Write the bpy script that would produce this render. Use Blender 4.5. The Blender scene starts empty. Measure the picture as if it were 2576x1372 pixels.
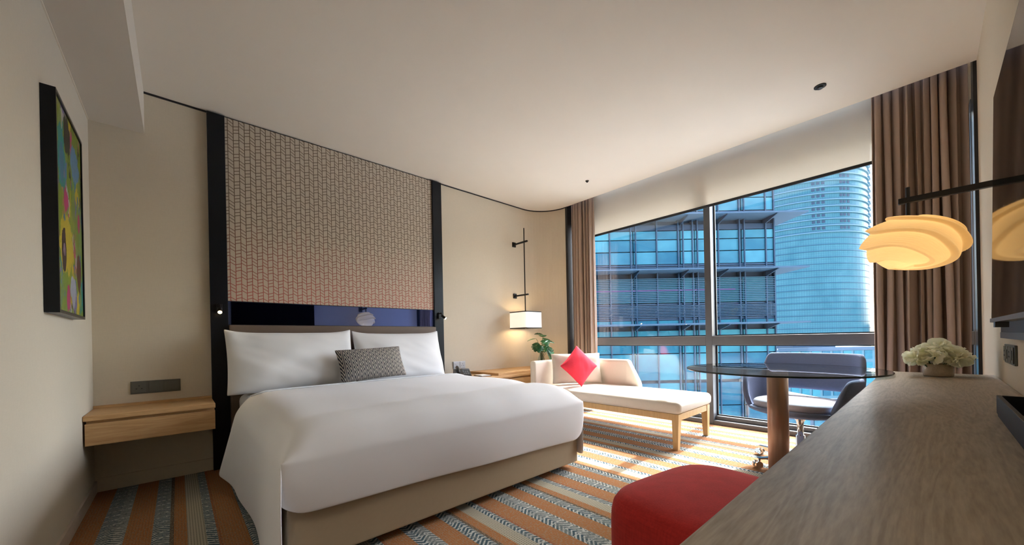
import bpy, bmesh, math, random
from mathutils import Vector, Matrix, noise
random.seed(7)
scn = bpy.context.scene
COL = scn.collection
R = math.radians

# ------------------------------------------------------------------ camera
HC = 0.957
AZ = R(47.8)
cam_d = bpy.data.cameras.new('camera')
cam = bpy.data.objects.new('camera', cam_d)
COL.objects.link(cam)
cam_d.sensor_width = 36.0
cam_d.lens = 36.0 * 928.0 / 2576.0
cam_d.shift_y = 168.3 / 2576.0
cam_d.clip_start = 0.01
cam_d.clip_end = 2000
cam.matrix_world = (Matrix.Translation((0, 0, HC)) @ Matrix.Rotation(AZ - math.pi / 2, 4, 'Z')
                    @ Matrix.Rotation(math.pi / 2, 4, 'X') @ Matrix.Rotation(-0.01987, 4, 'Z'))
scn.camera = cam

# ------------------------------------------------------------------ view, sky, sun
vs = scn.view_settings
vs.view_transform = 'Standard'
vs.look = 'None'
vs.gamma = 1.0
vs.use_curve_mapping = False
vs.exposure = 1.45

SUN_EL = R(49)
SUN_AZ = R(1.4)          # towards +x, a little to +y
w = bpy.data.worlds.new('sky')
scn.world = w
w.use_nodes = True
wn = w.node_tree.nodes
wl = w.node_tree.links
sky = wn.new('ShaderNodeTexSky')
sky.sky_type = 'NISHITA'
sky.sun_disc = False
sky.sun_elevation = SUN_EL
sky.sun_rotation = R(90) - SUN_AZ
sky.dust_density = 4.5
sky.ozone_density = 0.4
wl.new(sky.outputs[0], wn['Background'].inputs['Color'])
wn['Background'].inputs['Strength'].default_value = 0.72

sd = bpy.data.lights.new('sun', 'SUN')
sd.energy = 4.6
sd.angle = R(0.6)
sd.color = (1.0, 0.965, 0.92)
sun = bpy.data.objects.new('sun', sd)
COL.objects.link(sun)
sdir = Vector((-math.cos(SUN_EL) * math.cos(SUN_AZ), -math.cos(SUN_EL) * math.sin(SUN_AZ), -math.sin(SUN_EL)))
sun.rotation_euler = sdir.to_track_quat('-Z', 'Y').to_euler()
sun.location = (30, 2, 40)


# ------------------------------------------------------------------ node helper
class G:
    def __init__(self, name):
        self.mat = bpy.data.materials.new(name)
        self.mat.use_nodes = True
        self.nt = self.mat.node_tree
        self.nt.nodes.clear()
        self.out = self.nt.nodes.new('ShaderNodeOutputMaterial')

    def n(self, t, **kw):
        nd = self.nt.nodes.new(t)
        for k, v in kw.items():
            setattr(nd, k, v)
        return nd

    def put(self, sock, v):
        if hasattr(v, 'node'):
            self.nt.links.new(v, sock)
        elif v is not None:
            if isinstance(v, (tuple, list)) and len(v) == 3 and sock.type == 'RGBA':
                v = (*v, 1)
            sock.default_value = v

    def m(self, op, a, b=None, c=None):
        nd = self.n('ShaderNodeMath', operation=op)
        for i, v in enumerate((a, b, c)):
            if v is not None:
                self.put(nd.inputs[i], v)
        return nd.outputs[0]

    def add(s, a, b): return s.m('ADD', a, b)
    def sub(s, a, b): return s.m('SUBTRACT', a, b)
    def mul(s, a, b): return s.m('MULTIPLY', a, b)
    def div(s, a, b): return s.m('DIVIDE', a, b)
    def fr(s, a): return s.m('FRACT', a)
    def fl(s, a): return s.m('FLOOR', a)
    def lt(s, a, b): return s.m('LESS_THAN', a, b)
    def gt(s, a, b): return s.m('GREATER_THAN', a, b)
    def mx(s, a, b): return s.m('MAXIMUM', a, b)
    def mn(s, a, b): return s.m('MINIMUM', a, b)
    def tri(s, a): return s.m('PINGPONG', a, 1.0)

    def coord(self, kind='Object'):
        tc = self.n('ShaderNodeTexCoord')
        return tc.outputs[kind]

    def xyz(self, v=None):
        sp = self.n('ShaderNodeSeparateXYZ')
        self.nt.links.new(v if v is not None else self.coord(), sp.inputs[0])
        return sp.outputs

    def vec(self, x, y, z):
        cb = self.n('ShaderNodeCombineXYZ')
        for i, v in enumerate((x, y, z)):
            self.put(cb.inputs[i], v)
        return cb.outputs[0]

    def noise(self, v, scale=5, detail=2, rough=0.5, dist=0.0):
        nd = self.n('ShaderNodeTexNoise')
        self.put(nd.inputs['Vector'], v)
        nd.inputs['Scale'].default_value = scale
        nd.inputs['Detail'].default_value = detail
        nd.inputs['Roughness'].default_value = rough
        nd.inputs['Distortion'].default_value = dist
        return nd.outputs['Fac']

    def ramp(self, f, stops, interp='LINEAR'):
        nd = self.n('ShaderNodeValToRGB')
        cr = nd.color_ramp
        cr.interpolation = interp
        while len(cr.elements) < len(stops):
            cr.elements.new(0.5)
        for e, (p, c) in zip(cr.elements, stops):
            e.position = p
            e.color = (*c, 1)
        self.put(nd.inputs[0], f)
        return nd.outputs[0]

    def mix(self, f, a, b, blend='MIX'):
        nd = self.n('ShaderNodeMix', data_type='RGBA', blend_type=blend)
        self.put(nd.inputs[0], f)
        self.put(nd.inputs[6], a)
        self.put(nd.inputs[7], b)
        return nd.outputs[2]

    def bump(self, h, strength=0.2, dist=0.002):
        nd = self.n('ShaderNodeBump')
        nd.inputs['Strength'].default_value = strength
        nd.inputs['Distance'].default_value = dist
        self.put(nd.inputs['Height'], h)
        return nd.outputs[0]

    def bsdf(self, color=(.5, .5, .5), rough=0.5, metal=0.0, spec=0.5, normal=None, **kw):
        nd = self.n('ShaderNodeBsdfPrincipled')
        self.put(nd.inputs['Base Color'], color)
        self.put(nd.inputs['Roughness'], rough)
        self.put(nd.inputs['Metallic'], metal)
        self.put(nd.inputs['Specular IOR Level'], spec)
        if normal is not None:
            self.put(nd.inputs['Normal'], normal)
        for k, v in kw.items():
            self.put(nd.inputs[k.replace('_', ' ')], v)
        return nd.outputs[0]

    def fin(self, sh):
        self.nt.links.new(sh, self.out.inputs[0])
        return self.mat


M = {}


def plain(name, color, rough=0.5, metal=0.0, spec=0.5, var=0.06, scale=30, bump=0.0, **kw):
    g = G(name)
    co = g.coord()
    f = g.noise(co, scale, 3)
    c2 = tuple(max(0, c * (1 - var)) for c in color)
    c1 = tuple(min(1, c * (1 + var)) for c in color)
    col = g.mix(f, c2, c1)
    nrm = g.bump(f, bump, 0.003) if bump else None
    M[name] = g.fin(g.bsdf(col, rough, metal, spec, nrm, **kw))
    return M[name]


def weave(name, color, var=0.12, scale=500, bump=0.25, rough=0.9, sheen=0.0):
    g = G(name)
    x = g.xyz()
    a = g.noise(g.vec(g.mul(x[0], .12), g.mul(x[1], .12), x[2]), scale, 1)
    b = g.noise(g.vec(x[0], x[1], g.mul(x[2], .12)), scale, 1)
    f = g.mul(g.add(a, b), .5)
    col = g.mix(f, tuple(c * (1 - var) for c in color), tuple(min(1, c * (1 + var)) for c in color))
    M[name] = g.fin(g.bsdf(col, rough, 0, 0.2, g.bump(f, bump, .0015), Sheen_Weight=sheen))
    return M[name]


def wood(name, c1, c2, axis=0, scale=6, rough=0.45, stretch=14):
    g = G(name)
    x = g.xyz()
    v = [g.mul(x[i], 1.0 if i != axis else 1.0 / stretch) for i in range(3)]
    vec = g.vec(*v)
    big = g.noise(vec, scale, 4, .55, 1.2)
    rings = g.m('SINE', g.mul(big, 64.0))
    fine = g.noise(vec, scale * 22, 2, .6)
    f = g.add(g.mul(g.add(g.mul(rings, .5), .5), .38), g.m('MULTIPLY_ADD', g.sub(fine, .5), 1.3, .31))
    col = g.mix(f, c1, c2)
    M[name] = g.fin(g.bsdf(col, rough, 0, .4, g.bump(fine, .12, .001)))
    return M[name]


weave('wall', (.61, .53, .41), .06, 260, .25)
weave('wall_left_mat', (.60, .55, .46), .06, 260, .25)
plain('ceiling', (.77, .70, .60), .9, 0, .2, .015, 4)
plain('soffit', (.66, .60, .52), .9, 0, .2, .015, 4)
plain('black', (.012, .012, .014), .35, 0, .5)
plain('post', (.007, .009, .013), .3, 0, .25, .1, 4)
plain('black_gloss', (.006, .006, .007), .05, 0, .5, IOR=1.09)
plain('dark_metal', (.02, .018, .016), .4, .6, .5)
plain('skirting', (.55, .48, .42), .6)
plain('frame_metal', (.115, .12, .13), .38, .3, .5)
plain('gasket', (.015, .02, .025), .5)
weave('bed_linen', (.745, .755, .785), .02, 700, .06, .85)
weave('pillow_linen', (.785, .785, .79), .02, 700, .06, .85)
plain('bed_base_leather', (.34, .27, .18), .5, 0, .4, .04, 60, .05)
plain('headboard_leather', (.16, .115, .085), .5, 0, .4, .04, 60, .05)
weave('upholstery_cream', (.72, .65, .56), .08, 420, .3)
weave('cushion_cream', (.64, .58, .49), .07, 420, .3)
weave('red_cushion', (.80, .045, .075), .12, 380, .4)
weave('red_wool', (.47, .030, .028), .38, 170, .6, .95, .1)
weave('curtain_fabric', (.39, .285, .22), .08, 420, .2)
weave('chair_fabric', (.19, .23, .36), .15, 350, .4, .9)
weave('chair_seat_fabric', (.42, .43, .52), .1, 350, .3, .9)
plain('chrome', (.75, .75, .76), .08, 1.0)
plain('plastic_grey', (.10, .10, .085), .4)
plain('plastic_silver', (.42, .43, .44), .35, .3)
plain('plastic_dark', (.04, .042, .045), .4)
plain('tray_black', (.012, .014, .02), .45, 0, .4, .15, 90)
plain('paper', (.78, .77, .74), .8)
plain('screen_grey', (.25, .27, .28), .3)
wood('oak', (.47, .26, .10), (.64, .40, .19), 0, 8)
wood('oak_leg', (.55, .34, .14), (.68, .45, .2), 2, 6)
wood('desk_wood', (.25, .20, .14), (.43, .36, .27), 0, 8, .45, 9)
wood('pot_wood', (.48, .36, .26), (.60, .48, .36), 0, 9)
plain('leaf', (.015, .10, .025), .35, 0, .5, .3, 40)
plain('stem', (.06, .16, .04), .5)
plain('ground_city', (.40, .43, .44), .8, 0, .2, .5, .04)

# copper column
g = G('copper')
x = g.xyz()
f = g.noise(g.vec(g.mul(x[0], 40.), g.mul(x[1], 40.), g.mul(x[2], .5)), 3, 2)
M['copper'] = g.fin(g.bsdf(g.mix(f, (.42, .23, .155), (.52, .31, .22)), .4, .6, .5))

# glass sheets: thin panes that let light straight through and mirror at their Fresnel angle
def sheet_glass(name, tint, ior=1.5, gcol=(1, 1, 1)):
    g = G(name)
    ge = g.n('ShaderNodeNewGeometry')
    dp = g.n('ShaderNodeVectorMath', operation='DOT_PRODUCT')
    g.nt.links.new(ge.outputs['Incoming'], dp.inputs[0]); g.nt.links.new(ge.outputs['Normal'], dp.inputs[1])
    f0 = ((ior - 1) / (ior + 1)) ** 2
    c5 = g.m('POWER', g.sub(1.0, g.m('ABSOLUTE', dp.outputs['Value'])), 5.0)
    fres = g.m('MULTIPLY_ADD', c5, 1 - f0, f0)          # same from both faces of the sheet
    t = g.n('ShaderNodeBsdfTransparent')
    t.inputs[0].default_value = (*tint, 1)
    gl = g.n('ShaderNodeBsdfGlossy')
    gl.inputs['Color'].default_value = (*gcol, 1)
    gl.inputs['Roughness'].default_value = 0.0
    mx = g.n('ShaderNodeMixShader')
    g.nt.links.new(fres, mx.inputs[0])
    g.nt.links.new(t.outputs[0], mx.inputs[1])
    g.nt.links.new(gl.outputs[0], mx.inputs[2])
    M[name] = g.fin(mx.outputs[0])

sheet_glass('window_glass', (.93, .97, 1.0), 1.45)
sheet_glass('table_glass', (.72, .78, .78), 1.25)
sheet_glass('vase_glass', (.86, .90, .90), 1.45)
plain('glass_edge', (.01, .025, .022), .1, 0, .5)

g = G('blue_mirror')
gl = g.n('ShaderNodeBsdfGlossy')
gl.inputs['Color'].default_value = (.20, .32, .95, 1)
gl.inputs['Roughness'].default_value = 0.01
M['blue_mirror'] = g.fin(gl.outputs[0])

# blind fabric
g = G('blind_fabric')
x = g.xyz()
f = g.noise(g.vec(g.mul(x[1], 1.), g.mul(x[1], 1.), g.mul(x[2], 6.)), 60, 2)
col = g.mix(f, (.78, .70, .58), (.84, .77, .65))
d = g.n('ShaderNodeBsdfDiffuse'); g.put(d.inputs[0], col)
t = g.n('ShaderNodeBsdfTranslucent'); g.put(t.inputs[0], (.75, .70, .62))
tp = g.n('ShaderNodeBsdfTransparent')
m1 = g.n('ShaderNodeMixShader'); m1.inputs[0].default_value = .40
g.nt.links.new(d.outputs[0], m1.inputs[1]); g.nt.links.new(t.outputs[0], m1.inputs[2])
m2 = g.n('ShaderNodeMixShader'); m2.inputs[0].default_value = .10
g.nt.links.new(m1.outputs[0], m2.inputs[1]); g.nt.links.new(tp.outputs[0], m2.inputs[2])
M['blind_fabric'] = g.fin(m2.outputs[0])

# printed chevron panel (object coordinates = metres, x across, z up)
g = G('chevron_print')
x = g.xyz()
CW = .0361
X = g.div(g.sub(x[0], .298 - CW * .55), CW)
par = g.m('MODULO', g.fl(X), 2.0)
fx = g.fr(X)
up = g.mul(fx, .012)
dn = g.mul(fx, -.022)
sl = g.add(g.mul(up, g.sub(1.0, par)), g.mul(dn, par))
zz = g.add(g.sub(x[2], sl), g.mul(par, .038))
t = g.fr(g.div(zz, .110))
lw = .048
l1 = g.lt(t, lw)
l2 = g.mul(g.gt(t, .235), g.lt(t, .235 + lw))
l3 = g.mul(g.gt(t, .47), g.lt(t, .47 + lw))
vl = g.add(g.lt(fx, .13), 0.0)
line = g.mn(g.add(g.add(l1, l2), g.add(l3, vl)), 1.0)
nz = g.noise(g.vec(g.mul(g.fl(X), .7), 0.0, g.mul(x[2], 3.0)), 1.5, 2)
grad = g.m('MULTIPLY_ADD', g.sub(x[2], 1.32), -1.7, 1.05)
grad = g.mn(g.mx(g.add(grad, g.mul(g.sub(nz, .5), .9)), 0.0), 1.0)
lc = g.mix(grad, (.10, .062, .035), (.38, .07, .05))
bgc = g.mix(g.mul(grad, .6), (.50, .42, .33), (.58, .43, .33))
M['chevron_print'] = g.fin(g.bsdf(g.mix(g.mul(line, .95), bgc, lc), .8, 0, .2))

# zigzag cushion
g = G('zigzag_weave')
x = g.xyz()
tr = g.tri(g.div(x[0], .026))
sa = g.noise(g.coord(), 220, 1)
t = g.fr(g.add(g.div(g.sub(x[2], g.mul(tr, .085)), .040), g.mul(sa, .22)))
f = g.lt(t, .48)
M['zigzag_weave'] = g.fin(g.bsdf(g.mix(f, (.46, .42, .36), (.018, .022, .04)), .9, 0, .2, g.bump(t, .2, .002)))

# striped carpet, stripes run along y
g = G('carpet')
x = g.xyz()
PER = .57
fx = g.fr(g.div(g.add(x[0], 11.82), PER))
OR, TE, BE, DK, RU = (.37, .135, .045), (.045, .085, .10), (.42, .39, .31), (.02, .045, .055), (.30, .085, .035)
# stripe positions in one repeat
base = g.ramp(fx, [(0, OR), (.18, TE), (.285, BE), (.36, OR), (.54, TE), (.66, DK), (.685, OR), (.775, BE), (.90, TE), (.975, RU)], 'CONSTANT')
kind = g.ramp(fx, [(0, (0, 0, 0)), (.18, (1, 1, 1)), (.36, (0, 0, 0)), (.54, (1, 1, 1)), (.66, (0, 0, 0)), (.775, (.5, .5, .5)), (.90, (1, 1, 1)), (.975, (0, 0, 0))], 'CONSTANT')
# key / chevron motif in the blue stripes
zg = g.tri(g.div(x[0], .045))
q = g.fr(g.add(g.div(x[1], .026), g.mul(zg, 1.5)))
q2 = g.fr(g.div(x[1], .075))
keyl = g.mx(g.lt(q, .42), g.mul(g.lt(q2, .13), g.lt(g.fr(g.div(x[0], .021)), .8)))
isblue = g.gt(kind, .75)
isbeige = g.mul(g.gt(kind, .25), g.lt(kind, .75))
c1 = g.mix(g.mul(isblue, keyl), base, (.47, .49, .48))
c1 = g.mix(g.mul(g.mul(isblue, g.sub(1.0, keyl)), .75), c1, (.04, .09, .125))
wearn = g.noise(g.vec(g.mul(x[0], 1.6), x[1], 0.0), 9, 4, .65)
c1 = g.mix(g.mul(isblue, g.m('MULTIPLY', g.gt(wearn, .53), .55)), c1, (.21, .23, .225))
c1 = g.mix(g.mul(isblue, g.m('MULTIPLY', g.gt(g.noise(g.vec(x[0], x[1], 0.0), 75, 2), .60), .6)), c1, (.05, .095, .12))
# nubs
ck = g.mul(g.lt(g.fr(g.div(x[0], .011)), .45), g.lt(g.fr(g.div(x[1], .012)), .5))
c2 = g.mix(g.mul(isbeige, ck), c1, (.12, .12, .10))
rib = g.lt(g.fr(g.div(x[0], .012)), .3)
spk = g.gt(g.noise(g.vec(g.mul(x[0], 1.), g.mul(x[1], .5), 0.0), 160, 1), .56)
orange = g.lt(kind, .25)
c3 = g.mix(g.mul(g.mul(orange, rib), .40), c2, (.09, .075, .05))
c3 = g.mix(g.mul(g.mul(orange, spk), .65), c3, (.26, .25, .19))
big = g.noise(g.vec(g.mul(x[0], 3.), g.mul(x[1], .8), 0.0), 2.0, 3)
c3 = g.mix(g.mul(orange, g.mul(big, .45)), c3, (.36, .18, .06))
pile = g.noise(g.coord(), 420, 2)
M['carpet'] = g.fin(g.bsdf(g.mix(g.mul(pile, .25), c3, (.16, .14, .12)), .95, 0, .1, g.bump(pile, .5, .004)))

# abstract painting, object coords: y along wall, z up
g = G('painting_print')
x = g.xyz()
v = g.vec(0.0, g.mul(x[1], 2.0), g.mul(x[2], 1.15))
vr = g.n('ShaderNodeTexVoronoi'); vr.inputs['Scale'].default_value = 6.5
ds = g.n('ShaderNodeTexNoise'); ds.inputs['Scale'].default_value = 11; ds.inputs['Detail'].default_value = 4
g.put(ds.inputs['Vector'], v)
vm = g.n('ShaderNodeVectorMath', operation='MULTIPLY_ADD')
g.put(vm.inputs[0], ds.outputs['Color']); vm.inputs[1].default_value = (.35, .35, .35); g.put(vm.inputs[2], v)
g.put(vr.inputs['Vector'], vm.outputs[0])
cs = g.n('ShaderNodeSeparateColor'); g.put(cs.inputs[0], vr.outputs['Color'])
GRN, YEL, PNK, BLU, VIO, DRK, ORG, TUR = (.20, .30, .02), (.62, .48, .03), (.55, .03, .18), (.08, .22, .42), (.22, .18, .38), (.03, .025, .02), (.50, .22, .10), (.02, .28, .25)
blot = g.ramp(cs.outputs[0], [(0, GRN), (.30, YEL), (.44, PNK), (.52, BLU), (.63, VIO), (.72, DRK), (.80, TUR), (.88, ORG), (.94, (.5, .48, .45))], 'CONSTANT')
gg = g.noise(v, 3.2, 3, .6, .6)
gf = g.m('MULTIPLY', g.gt(gg, .50), .85)
paint = g.mix(gf, blot, (.22, .33, .03))
def ell(cy, cz, ry, rz):
    a = g.m('POWER', g.div(g.sub(x[1], cy), ry), 2.0)
    b = g.m('POWER', g.div(g.sub(x[2], cz), rz), 2.0)
    return g.lt(g.add(g.add(a, b), g.mul(g.sub(ds.outputs[0], .5), 2.6)), 1.0)
for cy, cz, ry, rz, c in [(.20, .33, .14, .14, YEL), (.15, .30, .045, .10, (.05, .02, .02)), (.15, .30, .02, .03, (.3, .2, .3)), (.12, .72, .07, .14, TUR),
                          (.13, .70, .045, .09, (.06, .2, .36)), (.20, .54, .05, .05, PNK), (.42, .78, .10, .09, (.14, .3, .5)), (.25, .86, .07, .09, DRK),
                          (.33, .13, .06, .08, (.42, .44, .55)), (.48, .24, .05, .10, (.12, .03, .02)), (.22, .08, .035, .07, PNK), (.50, .5, .03, .05, PNK)]:
    paint = g.mix(ell(cy, cz, ry, rz), paint, c)
st = g.ramp(g.noise(g.vec(0.0, g.mul(x[1], 5.), x[2]), 26, 4, .65, 1.5), [(.42, (0, 0, 0)), (.62, (1, 1, 1))])
M['painting_print'] = g.fin(g.bsdf(g.mix(g.mul(st, .75), g.mix(.25, paint, (.02, .02, .02)), g.mix(.5, paint, (.03, .045, .02))), .5, 0, .3, g.bump(st, .3, .002)))

# lamp shades (they give off light)
g = G('swirl_shade')
x = g.xyz()
f = g.noise(g.vec(x[0], x[1], g.mul(x[2], 9.)), 10, 3)
col = g.mix(f, (.80, .66, .44), (.88, .76, .54))
nr = g.bump(f, .3, .004)
d = g.n('ShaderNodeBsdfDiffuse'); g.put(d.inputs[0], col); g.put(d.inputs['Normal'], nr)
t = g.n('ShaderNodeBsdfTranslucent'); g.put(t.inputs[0], (.92, .71, .38))
m1 = g.n('ShaderNodeMixShader'); m1.inputs[0].default_value = .5
g.nt.links.new(d.outputs[0], m1.inputs[1]); g.nt.links.new(t.outputs[0], m1.inputs[2])
M['swirl_shade'] = g.fin(m1.outputs[0])
g = G('linen_shade')
M['linen_shade'] = g.fin(g.bsdf((.85, .80, .74), .8, 0, .2, None, Emission_Color=(1, .84, .68, 1), Emission_Strength=.28))
g = G('lens_glow')
M['lens_glow'] = g.fin(g.bsdf((1, .8, .5), .5, 0, .2, None, Emission_Color=(1, .72, .32, 1), Emission_Strength=14))

# flower petals
g = G('petal')
x = g.xyz()
d = g.n('ShaderNodeBsdfDiffuse'); g.put(d.inputs[0], (.95, .95, .86))
t = g.n('ShaderNodeBsdfTranslucent'); g.put(t.inputs[0], (.95, .95, .74))
m1 = g.n('ShaderNodeMixShader'); m1.inputs[0].default_value = .6
g.nt.links.new(d.outputs[0], m1.inputs[1]); g.nt.links.new(t.outputs[0], m1.inputs[2])
M['petal'] = g.fin(m1.outputs[0])

# facade glass
def facade(name, c1, c2, rough=.25, metal=.0, scale=.5):
    g = G(name)
    oi = g.n('ShaderNodeObjectInfo')
    x = g.xyz(g.coord())
    f = g.noise(g.vec(g.mul(x[0], 1.), g.mul(x[1], 1.), g.mul(x[2], 1.6)), scale, 4, .6)
    f2 = g.mn(g.mx(g.add(g.mul(g.sub(f, .5), 1.6), oi.outputs['Random']), 0.0), 1.0)
    M[name] = g.fin(g.bsdf(g.mix(f2, c1, c2), rough, metal, .15))
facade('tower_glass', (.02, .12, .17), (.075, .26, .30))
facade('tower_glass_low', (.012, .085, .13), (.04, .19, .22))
plain('tower_steel', (.022, .05, .085), .5, .2)
plain('tower_slat', (.045, .10, .15), .5, .2)
plain('tower_dark', (.010, .03, .06), .6)
plain('tower_pale', (.03, .07, .11), .6)
plain('tower_pink', (.12, .05, .15), .7)

g = G('curved_glass')
x = g.xyz()
ang = g.m('ARCTAN2', x[1], x[0])
cell = g.fr(g.mul(ang, 38.0 / 1.15))
row = g.fr(g.div(x[2], 1.15))
ln = g.mx(g.lt(cell, .14), g.lt(row, .10))
f = g.noise(g.vec(g.mul(ang, 30.), 0.0, g.mul(x[2], .5)), .12, 4, .6, .5)
col = g.mix(f, (.022, .10, .125), (.10, .23, .245))
M['curved_glass'] = g.fin(g.bsdf(g.mix(g.mul(ln, .55), col, (.010, .06, .10)), .3, .0, .06))
plain('curved_band', (.015, .075, .12), .5, .2)
plain('block_frame', (.06, .15, .18), .7)
plain('curved_slab', (.10, .20, .25), .6)


# ------------------------------------------------------------------ mesh helpers
def link(o):
    COL.objects.link(o)
    return o


MATX = {}


def thing(name, label, cat, loc=(0, 0, 0), rz=0.0, group=None, kind=None, rot=None):
    o = bpy.data.objects.new(name, None)
    link(o)
    o.empty_display_size = 0.05
    o.location = loc
    o.rotation_euler = rot if rot else (0, 0, rz)
    if label: o['label'] = label
    if cat: o['category'] = cat
    if group: o['group'] = group
    if kind: o['kind'] = kind
    from mathutils import Euler
    MATX[o.name] = Matrix.Translation(loc) @ Euler(o.rotation_euler).to_matrix().to_4x4()
    return o


def obj(name, bm, mat, parent=None, world=False, smooth=False, label=None, cat=None, group=None, kind=None, root=None, mods=None, origin=None):
    """one mesh object. world=True: verts are in world space and are moved into the root's frame"""
    r = root or parent
    if world and r is not None:
        bm.transform(MATX[r.name].inverted())
    if origin is not None:
        bm.transform(Matrix.Translation(-Vector(origin)))
    bmesh.ops.recalc_face_normals(bm, faces=bm.faces)
    me = bpy.data.meshes.new(name)
    bm.to_mesh(me)
    bm.free()
    if smooth:
        for p in me.polygons: p.use_smooth = True
    me.materials.append(M[mat] if isinstance(mat, str) else mat)
    o = bpy.data.objects.new(name, me)
    link(o)
    if parent is not None: o.parent = parent
    if origin is not None: o.location = origin
    if label: o['label'] = label
    if cat: o['category'] = cat
    if group: o['group'] = group
    if kind: o['kind'] = kind
    for mm in (mods or []):
        md = o.modifiers.new(mm[0].lower(), mm[0])
        for k, v in mm[1].items(): setattr(md, k, v)
    return o


def nb(): return bmesh.new()


def box(bm, x0, x1, y0, y1, z0, z1, bev=0.0, seg=2):
    tmp = bmesh.new()
    bmesh.ops.create_cube(tmp, size=1)
    for v in tmp.verts:
        v.co = Vector(((x0 + x1) / 2 + v.co.x * (x1 - x0), (y0 + y1) / 2 + v.co.y * (y1 - y0), (z0 + z1) / 2 + v.co.z * (z1 - z0)))
    if bev > 0:
        bmesh.ops.bevel(tmp, geom=list(tmp.edges), offset=bev, segments=seg, affect='EDGES', profile=.6)
    merge(bm, tmp)
    return bm


def merge(bm, tmp, mat=None):
    if mat is not None: tmp.transform(mat)
    mp = {}
    for v in tmp.verts: mp[v] = bm.verts.new(v.co)
    for f in tmp.faces:
        try: bm.faces.new([mp[v] for v in f.verts])
        except ValueError: pass
    tmp.free()


def B(*a, **k): return box(nb(), *a, **k)


def loft(bm, rings, closed=True, cap=True):
    vs_ = [[bm.verts.new(p) for p in r] for r in rings]
    n = len(rings[0])
    for a, b in zip(vs_[:-1], vs_[1:]):
        for i in range(n if closed else n - 1):
            j = (i + 1) % n
            bm.faces.new((a[i], a[j], b[j], b[i]))
    if cap and closed:
        bm.faces.new(vs_[0][::-1])
        bm.faces.new(vs_[-1])
    return bm


def lathe(bm, prof, n=32, c=(0, 0, 0), cap=True):
    rings = []
    for r, z in prof:
        rings.append([(c[0] + r * math.cos(2 * math.pi * i / n), c[1] + r * math.sin(2 * math.pi * i / n), c[2] + z) for i in range(n)])
    return loft(bm, rings, True, cap)


def tube(bm, pts, r, n=10, r2=None):
    pts = [Vector(p) for p in pts]
    rings = []
    for i, p in enumerate(pts):
        d = (pts[min(i + 1, len(pts) - 1)] - pts[max(i - 1, 0)]).normalized()
        a = d.orthogonal().normalized() if i == 0 else (a - d * a.dot(d)).normalized()
        b = d.cross(a)
        rr = r if r2 is None else r + (r2 - r) * i / (len(pts) - 1)
        rings.append([p + a * rr * math.cos(2 * math.pi * k / n) + b * rr * math.sin(2 * math.pi * k / n) for k in range(n)])
    return loft(bm, rings)


def prism(bm, poly, z0, z1):
    return loft(bm, [[(p[0], p[1], z0) for p in poly], [(p[0], p[1], z1) for p in poly]])


def rounded_rect(x0, x1, y0, y1, r, n=6):
    P = []
    for cx, cy, a0 in ((x1 - r, y1 - r, 0), (x0 + r, y1 - r, 90), (x0 + r, y0 + r, 180), (x1 - r, y0 + r, 270)):
        for i in range(n + 1):
            a = R(a0 + 90 * i / n)
            P.append((cx + r * math.cos(a), cy + r * math.sin(a)))
    return P


def inset_poly(P, d):
    c = Vector((sum(p[0] for p in P) / len(P), sum(p[1] for p in P) / len(P)))
    out = []
    n = len(P)
    for i in range(n):
        a = Vector(P[i - 1]); b = Vector(P[i]); e = Vector(P[(i + 1) % n])
        t = (e - a).normalized()
        nn = Vector((t.y, -t.x))
        if (b - c).dot(nn) > 0: nn = -nn
        q = b + nn * d
        out.append((q.x, q.y))
    return out


def soft_slab(bm, poly, z0, z1, r, seg=4, top_only=False, dome=0.0):
    """rounded slab: outline poly with rounded top (and bottom) edge"""
    rings = []
    if not top_only:
        for i in range(seg):
            a = math.pi / 2 * i / seg
            rings.append([(p[0], p[1], z0 + r - r * math.cos(a)) for p in inset_poly(poly, r * (1 - math.sin(a)))])
    else:
        rings.append([(p[0], p[1], z0) for p in poly])
    for i in range(seg + 1):
        a = math.pi / 2 * i / seg
        rings.append([(p[0], p[1], z1 - r + r * math.sin(a)) for p in inset_poly(poly, r * (1 - math.cos(a)))])
    if dome:
        last = rings[-1]
        cx = sum(p[0] for p in last) / len(last); cy = sum(p[1] for p in last) / len(last)
        for k, (s, dz) in enumerate(((.85, .5), (.6, .85), (.3, .97), (.05, 1.0))):
            rings.append([(cx + (p[0] - cx) * s, cy + (p[1] - cy) * s, z1 + dome * dz) for p in last])
    return loft(bm, rings)


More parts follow.
